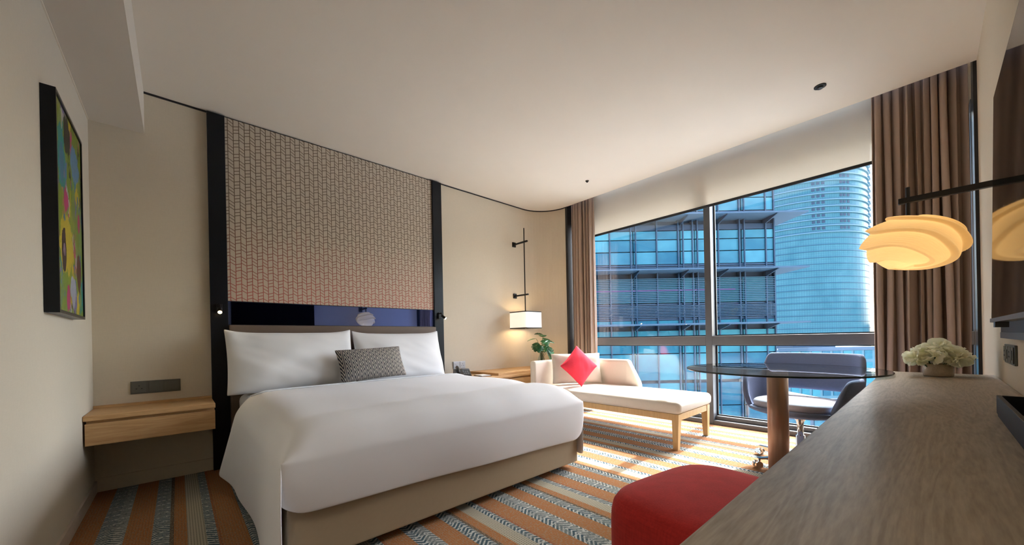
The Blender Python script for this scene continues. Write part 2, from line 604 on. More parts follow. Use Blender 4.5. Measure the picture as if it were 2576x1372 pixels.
def pillow_bm(w, h, t, n=22, pinch=.06, wr=.0, seed=0, sag=0.0, ear=.0):
    """pillow in local xz plane, thickness along y"""
    bm = nb()
    grid = {}
    for side in (1, -1):
        for i in range(n + 1):
            for j in range(n + 1):
                u = -1 + 2 * i / n; v = -1 + 2 * j / n
                edge = i in (0, n) or j in (0, n)
                if edge and side == -1:
                    grid[(side, i, j)] = grid[(1, i, j)]
                    continue
                px = u * w / 2 * (1 - pinch * (1 - u * u) * 0 - pinch * (1 - v * v) * (abs(u) ** 2))
                pz = v * h / 2 * (1 - pinch * (1 - u * u) * (abs(v) ** 2))
                if ear and v > 0: pz += ear * (abs(u) ** 6) * v
                th = ((1 - abs(u) ** 2.6) * (1 - abs(v) ** 2.6)) ** .55 if not edge else 0
                y = -side * th * t / 2 * (1 + sag * (-v))
                if wr and not edge:
                    nz = noise.noise(Vector((u * 2.2 + seed, v * 1.6 - seed, side * 3.1)))
                    nz2 = noise.noise(Vector(((u + v) * 4.0 + seed, (u - v) * 1.2, side * 1.7)))
                    y += (nz * wr + nz2 * wr * .6)
                grid[(side, i, j)] = bm.verts.new((px, y, pz))
    for side in (1, -1):
        for i in range(n):
            for j in range(n):
                q = [grid[(side, i, j)], grid[(side, i + 1, j)], grid[(side, i + 1, j + 1)], grid[(side, i, j + 1)]]
                try: bm.faces.new(q if side == 1 else q[::-1])
                except ValueError: pass
    return bm


SUB1 = ('SUBSURF', dict(levels=1, render_levels=1))
SUB2 = ('SUBSURF', dict(levels=2, render_levels=2))

# ------------------------------------------------------------------ room dimensions
XL, YB, ZC = -0.418, 3.668, 2.765
XS, ZS = -0.152, 2.466           # soffit edge and height
XE = 3.988                       # ceiling edge at the curtain pocket
XF = -2.6                        # far end of the entrance passage (behind the camera)
TAN = math.tan(R(0.9))
def yw(xx): return -0.285 + (4.0 - xx) * TAN     # wall with the television, not quite square to the room

# floor, ceilings
obj('floor', B(XF, 4.46, -.42, 3.80, -.12, 0), 'carpet', label='carpet with orange, teal and beige stripes', kind='structure')
bm = B(XS, XE, -.42, YB + .05, ZC, ZC + .12)
obj('ceiling', bm, 'ceiling', label='plain warm white ceiling', kind='structure')
obj('ceiling_soffit', B(XF, XS, -.42, YB + .05, ZS, ZC + .12), 'soffit', label='lowered strip of ceiling along the painting wall', kind='structure')
obj('ceiling_pocket', B(XE, 4.46, -.42, 3.80, ZC + .16, ZC + .28), 'soffit', label='recessed curtain pocket above the window', kind='structure')

# headboard wall with the rounded corner
RAD = .42
arc = [(XE - RAD + RAD * math.sin(R(a)), YB - RAD + RAD * math.cos(R(a))) for a in range(0, 91, 6)]
outer = [(XL - .12, YB)] + arc + [(4.10, YB - RAD), (4.10, YB + .12), (XL - .12, YB + .12)]
obj('wall_back', prism(nb(), outer, 0, ZC + .16), 'wall', label='beige textile wall behind the bed with rounded corner', kind='structure')
# shadow-gap line under the ceiling
pi = [(XS, YB - .006)] + [(XE - RAD + (RAD - .006) * math.sin(R(a)), YB - RAD + (RAD - .006) * math.cos(R(a))) for a in range(0, 91, 6)]
po = [(XS, YB + .004)] + [(XE - RAD + (RAD + .004) * math.sin(R(a)), YB - RAD + (RAD + .004) * math.cos(R(a))) for a in range(0, 91, 6)]
obj('trim_1', prism(nb(), pi + po[::-1], ZC - .013, ZC), 'black', label='thin black shadow line under the ceiling', kind='structure')
obj('trim_2', B(XE - .006, 4.13, YB - RAD - .03, YB - RAD + .004, 0, ZC + .10), 'black', label='black edge strip beside the window curtain', kind='structure')
obj('trim_4', B(4.002, 4.14, -.305, -.268, 0, ZC + .10), 'black', label='black edge strip between the curtain and the desk wall', kind='structure')
# left wall with the painting, entrance passage behind the camera
obj('wall_left', B(XL - .12, XL, .95, YB, 0, ZS), 'wall_left_mat', label='pale textile wall with the painting', kind='structure')
obj('wall_passage', B(XF, XL - .12, .95, 1.07, 0, ZS), 'wall_left_mat', label='wall of the entrance passage', kind='structure')
obj('wall_entrance', B(XF - .1, XF, -.42, 1.07, 0, ZS), 'wall_left_mat', label='end wall of the entrance passage', kind='structure')
bm = prism(nb(), [(XF, yw(XF)), (4.0, yw(4.0)), (4.46, -.30), (4.46, -.42), (XF, -.42)], 0, ZC + .16)
obj('wall_right', bm, 'wall', label='pale wall behind the desk and television', kind='structure')
obj('wall_window_head', B(4.40, 4.52, -.42, 3.80, 2.60, ZC + .28), 'wall', label='wall strip above the window', kind='structure')
obj('wall_window_end', B(4.10, 4.52, 3.25, 3.80, 0, ZC + .28), 'wall', label='wall end behind the curtain', kind='structure')
# skirtings
obj('baseboard_left', B(XL, XL + .012, .95, YB - .012, 0, .075), 'skirting', label='pale skirting under the painting wall', kind='structure')
obj('baseboard_back', B(XL + .012, .19, YB - .012, YB, 0, .09), 'wall', label='skirting under the bedside drawer', kind='structure')
obj('trim_3', B(XL, XL + .006, .95, YB - .02, ZS - .006, ZS), 'ceiling', label='pale joint line under the lowered ceiling', kind='structure')

# ------------------------------------------------------------------ window
win = thing('window_1', 'floor to ceiling window in dark grey metal frame', None, (4.25, 1.5, 0), kind='structure')
GX = 4.375
MY0, MY1 = 1.490, 1.556
Y0W, Y1W = -.27, 3.25
obj('mullion', B(4.25, 4.40, MY0, MY1, 0, 2.62, bev=.004), 'frame_metal', win, True)
for (a, b) in ((Y0W, MY0), (MY1, Y1W)):
    obj('transom', B(4.25, 4.40, a, b, .853, .950, bev=.004), 'frame_metal', win, True)
    obj('sill', B(4.25, 4.40, a, b, 0, .045, bev=.004), 'frame_metal', win, True)
    obj('sill_step', B(4.31, 4.40, a, b, .045, .085, bev=.004), 'frame_metal', win, True)
    obj('head', B(4.36, 4.40, a, b, 2.58, 2.62, bev=.003), 'frame_metal', win, True)
    for z0, z1 in ((.085, .853), (.950, 2.58)):
        p = obj('pane', B(GX, GX + .008, a, b, z0, z1), 'window_glass', win, True)
        gk = nb()
        box(gk, GX - .02, GX - .001, a, b, z0, z0 + .012); box(gk, GX - .02, GX - .001, a, b, z1 - .012, z1)
        box(gk, GX - .02, GX - .001, a, a + .014, z0 + .012, z1 - .012); box(gk, GX - .02, GX - .001, b - .014, b, z0 + .012, z1 - .012)
        obj('gasket', gk, 'gasket', p, True, root=win)
for a, b in ((Y0W - .05, Y0W), (Y1W, Y1W + .05)):
    obj('jamb', B(4.25, 4.40, a, b, 0, 2.62), 'frame_metal', win, True)

# roller blind
bl = thing('roller_blind', 'beige roller blind pulled a little way down over the window', 'blind', (4.19, 1.5, 2.33))
obj('fabric', B(4.190, 4.1915, .02, 2.98, 2.345, 2.90), 'blind_fabric', bl, True)
obj('bottom_bar', B(4.183, 4.199, .02, 2.98, 2.318, 2.345, bev=.003), 'black', bl, True)
bm = nb(); tube(bm, [(4.19, .0, 2.90), (4.19, 3.0, 2.90)], .022, 14)
obj('roller', bm, 'skirting', bl, True, smooth=True)
for yy in (-.02, 3.0):
    obj('bracket', B(4.16, 4.22, yy, yy + .02, 2.86, ZC + .16), 'dark_metal', bl, True)

# curtains
def curtain(name, label, y0, y1, npl, amp, seed, lean):
    rnd = random.Random(seed)
    n = npl * 12
    ws = [rnd.uniform(.6, 1.4) for _ in range(npl)]
    amps = [rnd.uniform(.65, 1.2) for _ in range(npl)]
    tot = sum(ws)
    zs = [0.012, .35, .8, 1.3, 1.8, 2.2, 2.55, 2.90]
    rings = []
    for z in zs:
        row = []
        k = z / 2.9
        acc = 0
        for p in range(npl):
            for i in range(12):
                ph = i / 12
                yy = y0 + (y1 - y0) * (acc + ws[p] * ph) / tot
                a = amp * amps[p] * (.75 + .35 * (1 - k)) * (1 + .25 * math.sin(3 * k + p * 1.7))
                s = math.sin(2 * math.pi * ph)
                xx = 4.085 + a * (abs(s) ** .75) * (1 if s > 0 else -1)
                yy += .012 * math.sin(2 * math.pi * ph * 2 + p) + lean[p % len(lean)] * (1 - k) * .03 * math.sin(p * 2.3 + k * 3)
                row.append((xx, yy, z))
            acc += ws[p]
        rings.append(row)
    bm = nb(); loft(bm, rings, closed=False, cap=False)
    t = thing(name, label, 'curtain', (4.085, (y0 + y1) / 2, 0))
    obj('drape', bm, 'curtain_fabric', t, True, smooth=True, mods=[('SOLIDIFY', dict(thickness=.003)), SUB1])
    obj('track', B(4.07, 4.10, y0, y1, 2.895, 2.915), 'skirting', t, True)
    return t

curtain('window_curtain', 'brown curtain hanging beside the wall lamp corner', 2.868, 3.205, 7, .042, 3, (0, .3))
curtain('window_curtain', 'brown curtain hanging between the window and the desk wall', .225, -.258, 10, .045, 11, (.5, 1, .2))

# ------------------------------------------------------------------ headboard wall unit
hw = thing('headboard_unit', 'tall headboard unit of chevron panel, blue mirror and black posts', 'headboard', (1.21, YB, 0))
for a, b in ((.190, .298), (2.130, 2.246)):
    obj('post', B(a, b, YB - .042, YB - .001, 0, ZC - .014, bev=.003), 'post', hw, True)
obj('chevron_panel', B(.298, 2.130, YB - .022, YB - .001, 1.305, ZC - .014), 'chevron_print', hw, True, label='panel printed with thin chevron lines fading to red',)
obj('blue_mirror', B(.298, 2.130, YB - .016, YB - .001, 1.118, 1.300), 'blue_mirror', hw, True, label='dark blue mirror strip')
obj('mirror_trim', B(.298, 2.130, YB - .024, YB - .001, 1.300, 1.305), 'black', hw, True)
obj('mirror_trim', B(.298, 2.130, YB - .024, YB - .001, 1.113, 1.118), 'black', hw, True)
obj('padded_headboard', B(.300, 2.128, YB - .075, YB - .001, .10, 1.113, bev=.012, seg=3), 'headboard_leather', hw, True, label='brown padded headboard')
# chevron and mirror coordinates: keep world metres for the print
for o in hw.children:
    if o.name.startswith('chevron_panel'):
        for v in o.data.vertices: v.co += Vector((1.21, YB, 0))
        o.location = (-1.21, -YB, 0)

# reading lamps
def reading_lamp(label, xx, ang):
    t = thing('reading_lamp', label, 'lamp', (xx, YB - .0425, 1.24), group='reading lamps on the headboard posts')
    obj('mount', B(xx - .018, xx + .018, YB - .056, YB - .0425, 1.205, 1.275, bev=.003), 'dark_metal', t, True)
    bm = nb(); tube(bm, [(xx, YB - .055, 1.262), (xx, YB - .085, 1.268), (xx, YB - .095, 1.25), (xx, YB - .095, 1.235)], .006, 8)
    obj('arm', bm, 'dark_metal', t, True, smooth=True)
    d = Vector((math.sin(ang) * .8, -.8 * math.cos(ang), -.62)).normalized()
    p = Vector((xx, YB - .095, 1.238)); q = p + d * .052
    bm = nb(); tube(bm, [p, p + d * .02, q], .014, 14)
    hd = obj('head', bm, 'dark_metal', t, True, smooth=False)
    bm = nb(); tube(bm, [q + d * .0005, q + d * .004], .0125, 14)
    obj('lens', bm, 'lens_glow', hd, True, root=t, label='glowing warm lens')
    ld = bpy.data.lights.new('reading_spot', 'SPOT'); ld.energy = 1.5; ld.color = (1, .75, .45); ld.spot_size = R(70); ld.spot_blend = .6; ld.shadow_soft_size = .012
    lo = bpy.data.objects.new('reading_light', ld); link(lo); lo.parent = t
    wp = q + d * .012
    lo.location = MATX[t.name].inverted() @ wp
    lo.rotation_euler = d.to_track_quat('-Z', 'Y').to_euler()
reading_lamp('small lit reading lamp on the left headboard post', .243, R(-4))
reading_lamp('small lit reading lamp on the right headboard post', 2.19, R(40))

# ------------------------------------------------------------------ painting
pt = thing('framed_painting', 'bright abstract painting in a deep black frame', 'painting', (XL, 2.485, 1.112))
PY0, PY1, PZ0, PZ1, PD = 2.485, 3.075, 1.112, 2.085, .045
fb = nb()
for (a, b, c, d) in ((PY0, PY1, PZ0, PZ0 + .014), (PY0, PY1, PZ1 - .014, PZ1), (PY0, PY0 + .012, PZ0 + .014, PZ1 - .014), (PY1 - .012, PY1, PZ0 + .014, PZ1 - .014)):
    box(fb, XL + .001, XL + PD, a, b, c, d)
obj('frame', fb, 'post', pt, True)
obj('canvas', B(XL + .008, XL + PD - .006, PY0 + .014, PY1 - .014, PZ0 + .016, PZ1 - .016), 'painting_print', pt, True)

# ------------------------------------------------------------------ wall plates
def plate(label, cx, y, cz, n, w, h, mat, mat2, kinds, rz=0):
    t = thing('switch_plate', label, 'switch', (cx, y, cz), rz)
    W = n * w
    obj('frame', B(-W / 2, W / 2, -.008, -.0005, -h / 2, h / 2, bev=.002), mat, t)
    for i, k in enumerate(kinds):
        x0 = -W / 2 + i * w
        mo = obj('socket' if k == 's' else 'switch', B(x0 + .007, x0 + w - .007, -.0115, -.0085, -h / 2 + .008, h / 2 - .008, bev=.0012), mat2, t)
        if k == 's':
            hb = nb()
            for dx, dz in ((0, .012), (-.013, -.008), (.013, -.008)):
                box(hb, x0 + w / 2 + dx - .004, x0 + w / 2 + dx + .004, -.0125, -.0118, dz - .003, dz + .003)
            obj('pin_hole', hb, 'black', mo)
        elif k == 'w':
            obj('rocker', B(x0 + w / 2 - .012, x0 + w / 2 + .012, -.0135, -.0118, -.02, .02, bev=.001), mat2, mo)
    return t
plate('dark triple socket and switch plate above the bedside drawer', -.117, YB, .672, 3, .086, .088, 'plastic_grey', 'plastic_grey', 'sww')
plate('silver double switch plate above the telephone', 2.47, YB, .665, 2, .086, .088, 'plastic_silver', 'plastic_silver', 'ws')

# ------------------------------------------------------------------ bedside units
def front_drawer(t, x0, x1, yf, z0, z1):
    d = obj('drawer', B(x0, x1, yf, yf + .02, z0, z1, bev=.002), 'oak', t, True)
    return d
t = thing('bedside_cabinet', 'oak wall-hung bedside drawer in the left corner', 'nightstand', (-.11, YB, .38))
YF = 3.27
# top tray with raised bevelled rim on the three outer sides
x0, x1 = XL + .002, .188
obj('top', B(x0, x1, YF, YB - .001, .525, .556, bev=.004), 'oak', t, True)
obj('rim', prism(nb(), [(x0, YB - .03), (x1, YB - .03), (x1, YB - .001), (x0, YB - .001)], .5565, .572), 'oak', t, True)
obj('body', B(x0 + .01, x1 - .004, YF + .03, YB - .001, .385, .524), 'oak', t, True)
front_drawer(t, x0 + .006, x1 - .002, YF + .009, .378, .508)

t = thing('bedside_shelf', 'oak wall-hung bedside shelf under the square wall lamp', 'nightstand', (2.8, YB, .38))
obj('top', B(2.262, 3.62, 3.13, YB - .001, .525, .553, bev=.004), 'oak', t, True)
bm = nb(); prism(bm, [(2.66, 3.17), (2.62, YB - .001), (3.62, YB - .001), (3.61, 3.17)], .554, .580)
obj('raised_top', bm, 'oak', t, True)
obj('body', B(2.272, 3.61, 3.16, YB - .001, .385, .524), 'oak', t, True)
front_drawer(t, 2.268, 2.80, 3.139, .378, .508)
front_drawer(t, 2.806, 3.61, 3.139, .378, .508)

# telephone
ph = thing('telephone', 'black desk telephone with handset on the bedside shelf', 'telephone', (2.37, 3.46, .554), R(-28))
bm = nb(); loft(bm, [[(-.095, -.10, 0), (.095, -.10, 0), (.095, .10, 0), (-.095, .10, 0)], [(-.09, -.098, .022), (.09, -.098, .022), (.09, .095, .075), (-.09, .095, .075)]])
base = obj('base', bm, 'plastic_dark', ph)
kb = nb()
for i in range(3):
    for j in range(4):
        cx, cy = .015 + i * .022, -.075 + j * .03
        cz = .022 + (cy + .098) / .193 * .053
        box(kb, cx - .008, cx + .008, cy - .009, cy + .009, cz, cz + .005)
obj('keypad', kb, 'plastic_silver', base)
obj('display', prism(nb(), [(.005, .045), (.085, .045), (.085, .085), (.005, .085)], .06, .078), 'screen_grey', base)
bm = nb(); tube(bm, [(-.05, -.095, .045), (-.05, -.06, .072), (-.05, .0, .088), (-.05, .05, .098), (-.05, .09, .092)], .019, 12)
obj('handset', bm, 'black', ph, smooth=True)
cb = nb(); tube(cb, [(-.09 - .010 * math.cos(i * 1.2), -.05 + .004 * i, .010 + .006 * math.sin(i * 1.2)) for i in range(26)], .003, 6)
obj('cord', cb, 'black', ph)
nt = thing('notepad', 'white notepad in a dark folder beside the telephone', 'notepad', (2.53, 3.29, .5535), R(-8))
obj('folder', B(-.065, .065, -.09, .09, 0, .006), 'headboard_leather', nt)
obj('paper', B(-.055, .055, -.08, .08, .0062, .012), 'paper', nt)

# ------------------------------------------------------------------ wall lamp by the corner
sx, sy = 3.39, 3.465
sc = thing('wall_lamp', 'square white wall lamp hung on a long black rod', 'lamp', (sx, YB, 1.09))
for zz in (2.235, 1.540):
    br = obj('bracket', B(sx - .028, sx + .028, YB - .016, YB - .0005, zz - .032, zz + .032, bev=.003), 'dark_metal', sc, True)
    obj('arm', B(sx - .010, sx + .010, 3.405, YB - .016, zz - .010, zz + .010, bev=.002), 'dark_metal', br, True, root=sc)
bm = nb(); tube(bm, [(sx, sy, 1.30), (sx, sy, 2.415)], .0075, 10)
obj('rod', bm, 'dark_metal', sc, True)
A = .160
def shade_ring(a, r=.045): return rounded_rect(sx - a, sx + a, sy - a, sy + a, r, 5)
bm = nb()
loft(bm, [[(p[0], p[1], z) for p in shade_ring(A)] for z in (1.103, 1.303)], True, False)
sh = obj('shade', bm, 'linen_shade', sc, True, mods=[('SOLIDIFY', dict(thickness=.003, offset=-1))], smooth=False)
for z0, z1 in ((1.093, 1.105), (1.301, 1.313)):
    bm = nb()
    loft(bm, [[(p[0], p[1], z) for p in shade_ring(a, r)] for a, r, z in ((A + .002, .047, z0), (A + .002, .047, z1), (A - .006, .04, z1), (A - .006, .04, z0), (A + .002, .047, z0))], True, False)
    obj('shade_trim', bm, 'dark_metal', sc, True)
obj('spider', B(sx - A + .004, sx + A - .004, sy - .006, sy + .006, 1.300, 1.308), 'dark_metal', sc, True)
bm = nb(); lathe(bm, [(.005, .05), (.022, .04), (.03, .015), (.022, -.012), (.012, -.02)], 16, (sx, sy, 1.20))
obj('bulb', bm, 'lens_glow', sc, True, smooth=True)
ld = bpy.data.lights.new('wall_lamp_light', 'POINT'); ld.energy = 1.1; ld.color = (1, .74, .45); ld.shadow_soft_size = .05
lo = bpy.data.objects.new('wall_lamp_light', ld); link(lo); lo.parent = sc; lo.location = (0, sy - YB, .06)

# plant in a glass vase
pv = thing('potted_plant', 'green monstera cuttings in a small glass vase', 'plant', (3.51, 3.31, .5805))
bm = nb(); lathe(bm, [(.030, 0), (.045, .012), (.055, .06), (.046, .12), (.026, .17), (.022, .20), (.026, .205), (.0235, .205), (.0195, .198), (.023, .168), (.043, .118), (.052, .06), (.042, .016), (.004, .008)], 24, cap=True)
obj('vase', bm, 'vase_glass', pv, smooth=True)
def leaf_bm(L, W):
    bm = nb(); n = 14
    pts = []
    for i in range(n + 1):
        t = i / n
        wv = W * math.sin(math.pi * min(1, t * .96 + .04)) ** .7 * (1 - .35 * t)
        notch = .55 if i % 3 == 2 and 2 < i < n - 1 else 1.0
        pts.append((t * L, wv * notch))
    mid = [bm.verts.new((a, 0, -.10 * L * (a / L) ** 2)) for a, b in pts]
    for s in (1, -1):
        ed = [bm.verts.new((a + .02 * L, s * b, -.10 * L * (a / L) ** 2 + .12 * b)) for a, b in pts]
        for i in range(n):
            f = (mid[i], mid[i + 1], ed[i + 1], ed[i])
            bm.faces.new(f if s == -1 else f[::-1])
    return bm
rnd = random.Random(5)
crown = [(-.105, -.02, .33, 200, .105, -65), (-.01, -.05, .43, 110, .10, 8), (.03, -.04, .35, 320, .11, -10), (-.02, -.05, .28, 235, .12, -25),
         (.06, -.06, .27, 290, .12, -55), (.09, .02, .36, 10, .09, 10), (.03, -.07, .24, 270, .12, -60), (-.06, .03, .38, 150, .10, -10), (.09, -.05, .22, 320, .11, -70), (-.03, -.07, .36, 250, .11, -30), (.05, -.02, .30, 330, .12, -40), (-.08, -.05, .30, 215, .10, -50), (.02, -.03, .40, 60, .09, 20)]
for (lx, ly, lz, a, L, tilt) in crown:
    bm = nb(); tube(bm, [(0, 0, .02), (lx * .2, ly * .2, lz * .55), (lx * .7, ly * .7, lz * .92), (lx, ly, lz)], .0028, 6)
    st_ = obj('stem', bm, 'stem', pv, smooth=True)
    bm = leaf_bm(L * 1.2, L * .74)
    bm.transform(Matrix.Translation((lx, ly, lz)) @ Matrix.Rotation(R(a), 4, 'Z') @ Matrix.Rotation(R(-tilt), 4, 'Y') @ Matrix.Rotation(R(rnd.uniform(-25, 25)), 4, 'X'))
    obj('leaf', bm, 'leaf', pv, smooth=True, mods=[('SOLIDIFY', dict(thickness=.0012))])

# ------------------------------------------------------------------ bed
BX0, BX1, BY0, BY1 = .345, 2.165, 1.71, 3.585
bed = thing('bed', 'wide double bed base in taupe leather under white linen', 'bed', ((BX0 + BX1) / 2, (BY0 + BY1) / 2, 0))
obj('base', B(BX0 - .03, BX1 + .02, BY0, BY1, .045, .34, bev=.012, seg=3), 'bed_base_leather', bed, True)
for cx in (BX0 + .05, BX1 - .09):
    for cy in (BY0 + .10, BY1 - .12):
        bm = nb(); tube(bm, [(cx - .018, cy, .0235), (cx + .018, cy, .0235)], .0235, 18)
        obj('caster', bm, 'black', bed, True)
mt = thing('mattress', 'thick white mattress on the taupe bed base', 'mattress', ((BX0 + BX1) / 2, (BY0 + BY1) / 2, .341))
obj('mattress_body', soft_slab(nb(), rounded_rect(BX0, BX1, BY0 + .01, BY1, .07), .341, .575, .05), 'bed_linen', mt, True, smooth=True)

# duvet: puffed top with skirts hanging at the sides and at the foot
def duvet():
    bm = nb()
    X0, X1, YF, YH = .285, 2.212, 1.665, 3.185
    nx, ny = 30, 30
    def top(i, j):
        u = i / nx; v = j / ny                     # v=0 foot, 1 head
        xx = X0 + (X1 - X0) * u
        yh = YH + .05 * math.sin(math.pi * u) - .05
        yy = YF + (yh - YF) * v
        eu = min(u, 1 - u) * (X1 - X0); ev = v * (YH - YF)
        fu = min(1, eu / .22); fv = min(1, ev / .26)
        ru = math.sqrt(max(0, 1 - (1 - fu) ** 2.2)); rv = math.sqrt(max(0, 1 - (1 - fv) ** 2.2))
        z = .500 + .125 * ru * rv
        z += .010 * noise.noise(Vector((u * 3.1, v * 3.3, 1.2))) * ru
        z += .006 * noise.noise(Vector((u * 9, v * 2.5, 4.2))) * ru
        # soft dip running across the foot half
        z -= .016 * math.exp(-((v - .22 - .10 * u) / .06) ** 2) * ru
        return Vector((xx, yy, z))
    T = [[bm.verts.new(top(i, j)) for j in range(ny + 1)] for i in range(nx + 1)]
    for i in range(nx):
        for j in range(ny):
            bm.faces.new((T[i][j], T[i + 1][j], T[i + 1][j + 1], T[i][j + 1]))
    # three skirts, open at the two foot corners
    loops = [[(T[0][j], 'L', j / ny) for j in range(ny, -1, -1)],
             [(T[i][0], 'F', i / nx) for i in range(0, nx + 1)],
             [(T[nx][j], 'R', j / ny) for j in range(0, ny + 1)]]
    rows = 9
    for loop in loops:
        prev = [p[0] for p in loop]
        for r in range(1, rows + 1):
            k = r / rows
            cur = []
            for idx, (v0, side, s) in enumerate(loop):
                c = v0.co
                if side == 'L':
                    hem = .045 + .05 * max(0, (s - .80) / .2)
                    fl = (.026 * k + .012 * k * math.sin(s * 9 + 1.0)) * min(1, .25 + s / .12) + .085 * k * max(0, (s - .80) / .2) ** 1.5
                    fl += .006 * math.sin(math.pi * min(1, k * 1.2)) * math.exp(-(s / .06) ** 2)
                    out = Vector((-fl, 0, 0))
                    if s > .9: out.y -= .02 * k
                    out.y -= .030 * min(1, k * 2.5) * max(0, 1 - s / .12)
                elif side == 'F':
                    hem = .268 - .055 * s
                    e = min(s, 1 - s)
                    if e < .04: hem += .05 * (1 - e / .04) ** 2
                    fl = .008 * math.sin(math.pi * k) + .005 * math.sin(s * 14) * k - .014 * k * k
                    out = Vector((-.004 * k * max(0, 1 - s / .1) - .010 * k * max(0, (s - .9) / .1), -fl, 0))
                else:
                    hem = .10
                    fl = (.008 * k + .010 * k * math.sin(s * 8)) * min(1, .1 + s / .15) - .012 * k * max(0, 1 - s / .1)
                    out = Vector((fl, 0, 0))
                z = c.z + (hem - c.z) * k
                cur.append(bm.verts.new((c.x + out.x, c.y + out.y, z)))
            for q in range(len(loop) - 1):
                bm.faces.new((prev[q], prev[q + 1], cur[q + 1], cur[q]))
            prev = cur
    return bm
dv = thing('duvet', 'smooth white duvet draped over the bed', 'duvet', (1.25, 2.4, .60))
obj('cover', duvet(), 'bed_linen', dv, True, smooth=True, mods=[('SOLIDIFY', dict(thickness=.012, offset=-1)), SUB2])
pts = []
for i in range(1, 24):
    u = i / 24
    eu = min(u, 1 - u) * 1.927; fu = min(1, eu / .22); ru = math.sqrt(max(0, 1 - (1 - fu) ** 2.2))
    pts.append((.285 + 1.927 * u, 3.185 + .05 * math.sin(math.pi * u) - .05 - .055, .500 + .125 * ru + .004))
hb = nb(); tube(hb, pts, .0055, 8)
obj('piping', hb, 'bed_linen', dv, True, smooth=True)

def place_pillow(name, label, cat, loc, rot, w, h, t, mat, group=None, part='cushion', **kw):
    from mathutils import Euler
    th = thing(name, label, cat, loc, rot=rot, group=group)
    obj(part, pillow_bm(w, h, t, **kw), mat, th, smooth=True, mods=[SUB1])
    return th

pl_ = place_pillow('bed_pillow', 'white bed pillow nearest the painting wall', 'pillow', (.715, 3.42, .820), (R(-17), 0, 0), .945, .50, .20, 'pillow_linen', 'white pillows against the headboard', 'pillow_case', pinch=.03, wr=.015, seed=2, sag=.3, ear=.032)
pr_ = place_pillow('bed_pillow', 'white bed pillow nearest the window side', 'pillow', (1.640, 3.44, .815), (R(-17), 0, 0), .935, .49, .20, 'pillow_linen', 'white pillows against the headboard', 'pillow_case', pinch=.03, wr=.015, seed=9, sag=.3, ear=.032)
zc = place_pillow('throw_cushion', 'navy and cream zigzag cushion leaning on the bed pillows', 'cushion', (1.265, 3.225, .772), (R(-24), R(-2), R(2)), .60, .30, .13, 'zigzag_weave', None, 'zigzag_cover', pinch=.05)

# ------------------------------------------------------------------ chaise longue by the window
CX0, CX1, CY0, CY1 = 3.05, 3.80, 1.33, 3.02
ch = thing('chaise_longue', 'cream upholstered chaise longue on oak legs by the window', 'chaise', ((CX0 + CX1) / 2, (CY0 + CY1) / 2, 0))
bm = soft_slab(nb(), rounded_rect(CX0, CX1 - .02, CY0, CY1 - .08, .05), .300, .412, .045, 5, dome=.012)
obj('seat', bm, 'upholstery_cream', ch, True, smooth=True)
for a in ((CX0 + .03, CX1 - .05, CY0 + .025, CY0 + .055), (CX0 + .03, CX1 - .05, CY1 - .13, CY1 - .10), (CX0 + .03, CX0 + .06, CY0 + .055, CY1 - .13), (CX1 - .08, CX1 - .05, CY0 + .055, CY1 - .13)):
    obj('rail', B(*a, .245, .300, bev=.003), 'oak_leg', ch, True)
for lx, ly in ((CX0 + .025, CY0 + .02), (CX1 - .105, CY0 + .02), (CX0 + .025, CY1 - .155), (CX1 - .105, CY1 - .155)):
    bm = nb()
    ox = .012 if lx < 3.4 else -.012
    oy = .0
    loft(bm, [[(lx + .01 - ox, ly + .01, 0), (lx + .05 - ox, ly + .01, 0), (lx + .05 - ox, ly + .05, 0), (lx + .01 - ox, ly + .05, 0)],
              [(lx, ly, .299), (lx + .06, ly, .299), (lx + .06, ly + .06, .299), (lx, ly + .06, .299)]])
    obj('leg', bm, 'oak_leg', ch, True)
# wrap-around back: head panel and part of the window side, sloped end
path = [(CX0 - .03, CY1 - .03), (3.25, CY1 - .03), (3.5, CY1 - .03), (3.68, CY1 - .03)]
for a in range(10, 91, 16):
    path.append((3.68 + .10 * math.sin(R(a)), CY1 - .13 + .10 * math.cos(R(a))))
for yy in (2.75, 2.6, 2.45, 2.34, 2.26, 2.225, 2.205, 2.185, 2.16, 2.13, 2.10, 2.07):
    path.append((3.78, yy))
def toph(p):
    if p[1] < 2.23: return .702 - .0 if p[1] > 2.215 else .695 - (2.205 - p[1]) * 1.85
    return .702
rings = []
for i, p in enumerate(path):
    a = Vector(path[max(0, i - 1)]); b = Vector(path[min(len(path) - 1, i + 1)])
    tn = (b - a).normalized(); nn = Vector((tn.y, -tn.x))   # towards the seat
    P = Vector(p); zt = toph(p); T = .045
    sec = [(T, .30), (T, zt - .03), (T * .8, zt - .008), (T * .3, zt), (-T * .3, zt), (-T * .8, zt - .008), (-T, zt - .03), (-T, .20), (T, .20)]
    rings.append([(P.x + nn.x * s, P.y + nn.y * s, z) for s, z in sec])
bm = nb(); loft(bm, rings)
obj('back_rest', bm, 'upholstery_cream', ch, True, smooth=True, mods=[('BEVEL', dict(width=.02, segments=3, limit_method='ANGLE', angle_limit=R(50)))])

cc = place_pillow('sofa_cushion', 'cream rectangular cushion in the corner of the chaise', 'cushion', (3.470, 2.710, .603), (R(-16), 0, R(-40)), .60, .37, .15, 'cushion_cream', None, 'cream_cover', pinch=.04, wr=.004)
rc = place_pillow('sofa_cushion', 'red square cushion standing on its corner on the chaise', 'cushion', (3.32, 2.555, .645), (R(-22), R(45), R(-38)), .345, .345, .13, 'red_cushion', None, 'red_cover', pinch=.07, wr=.004)

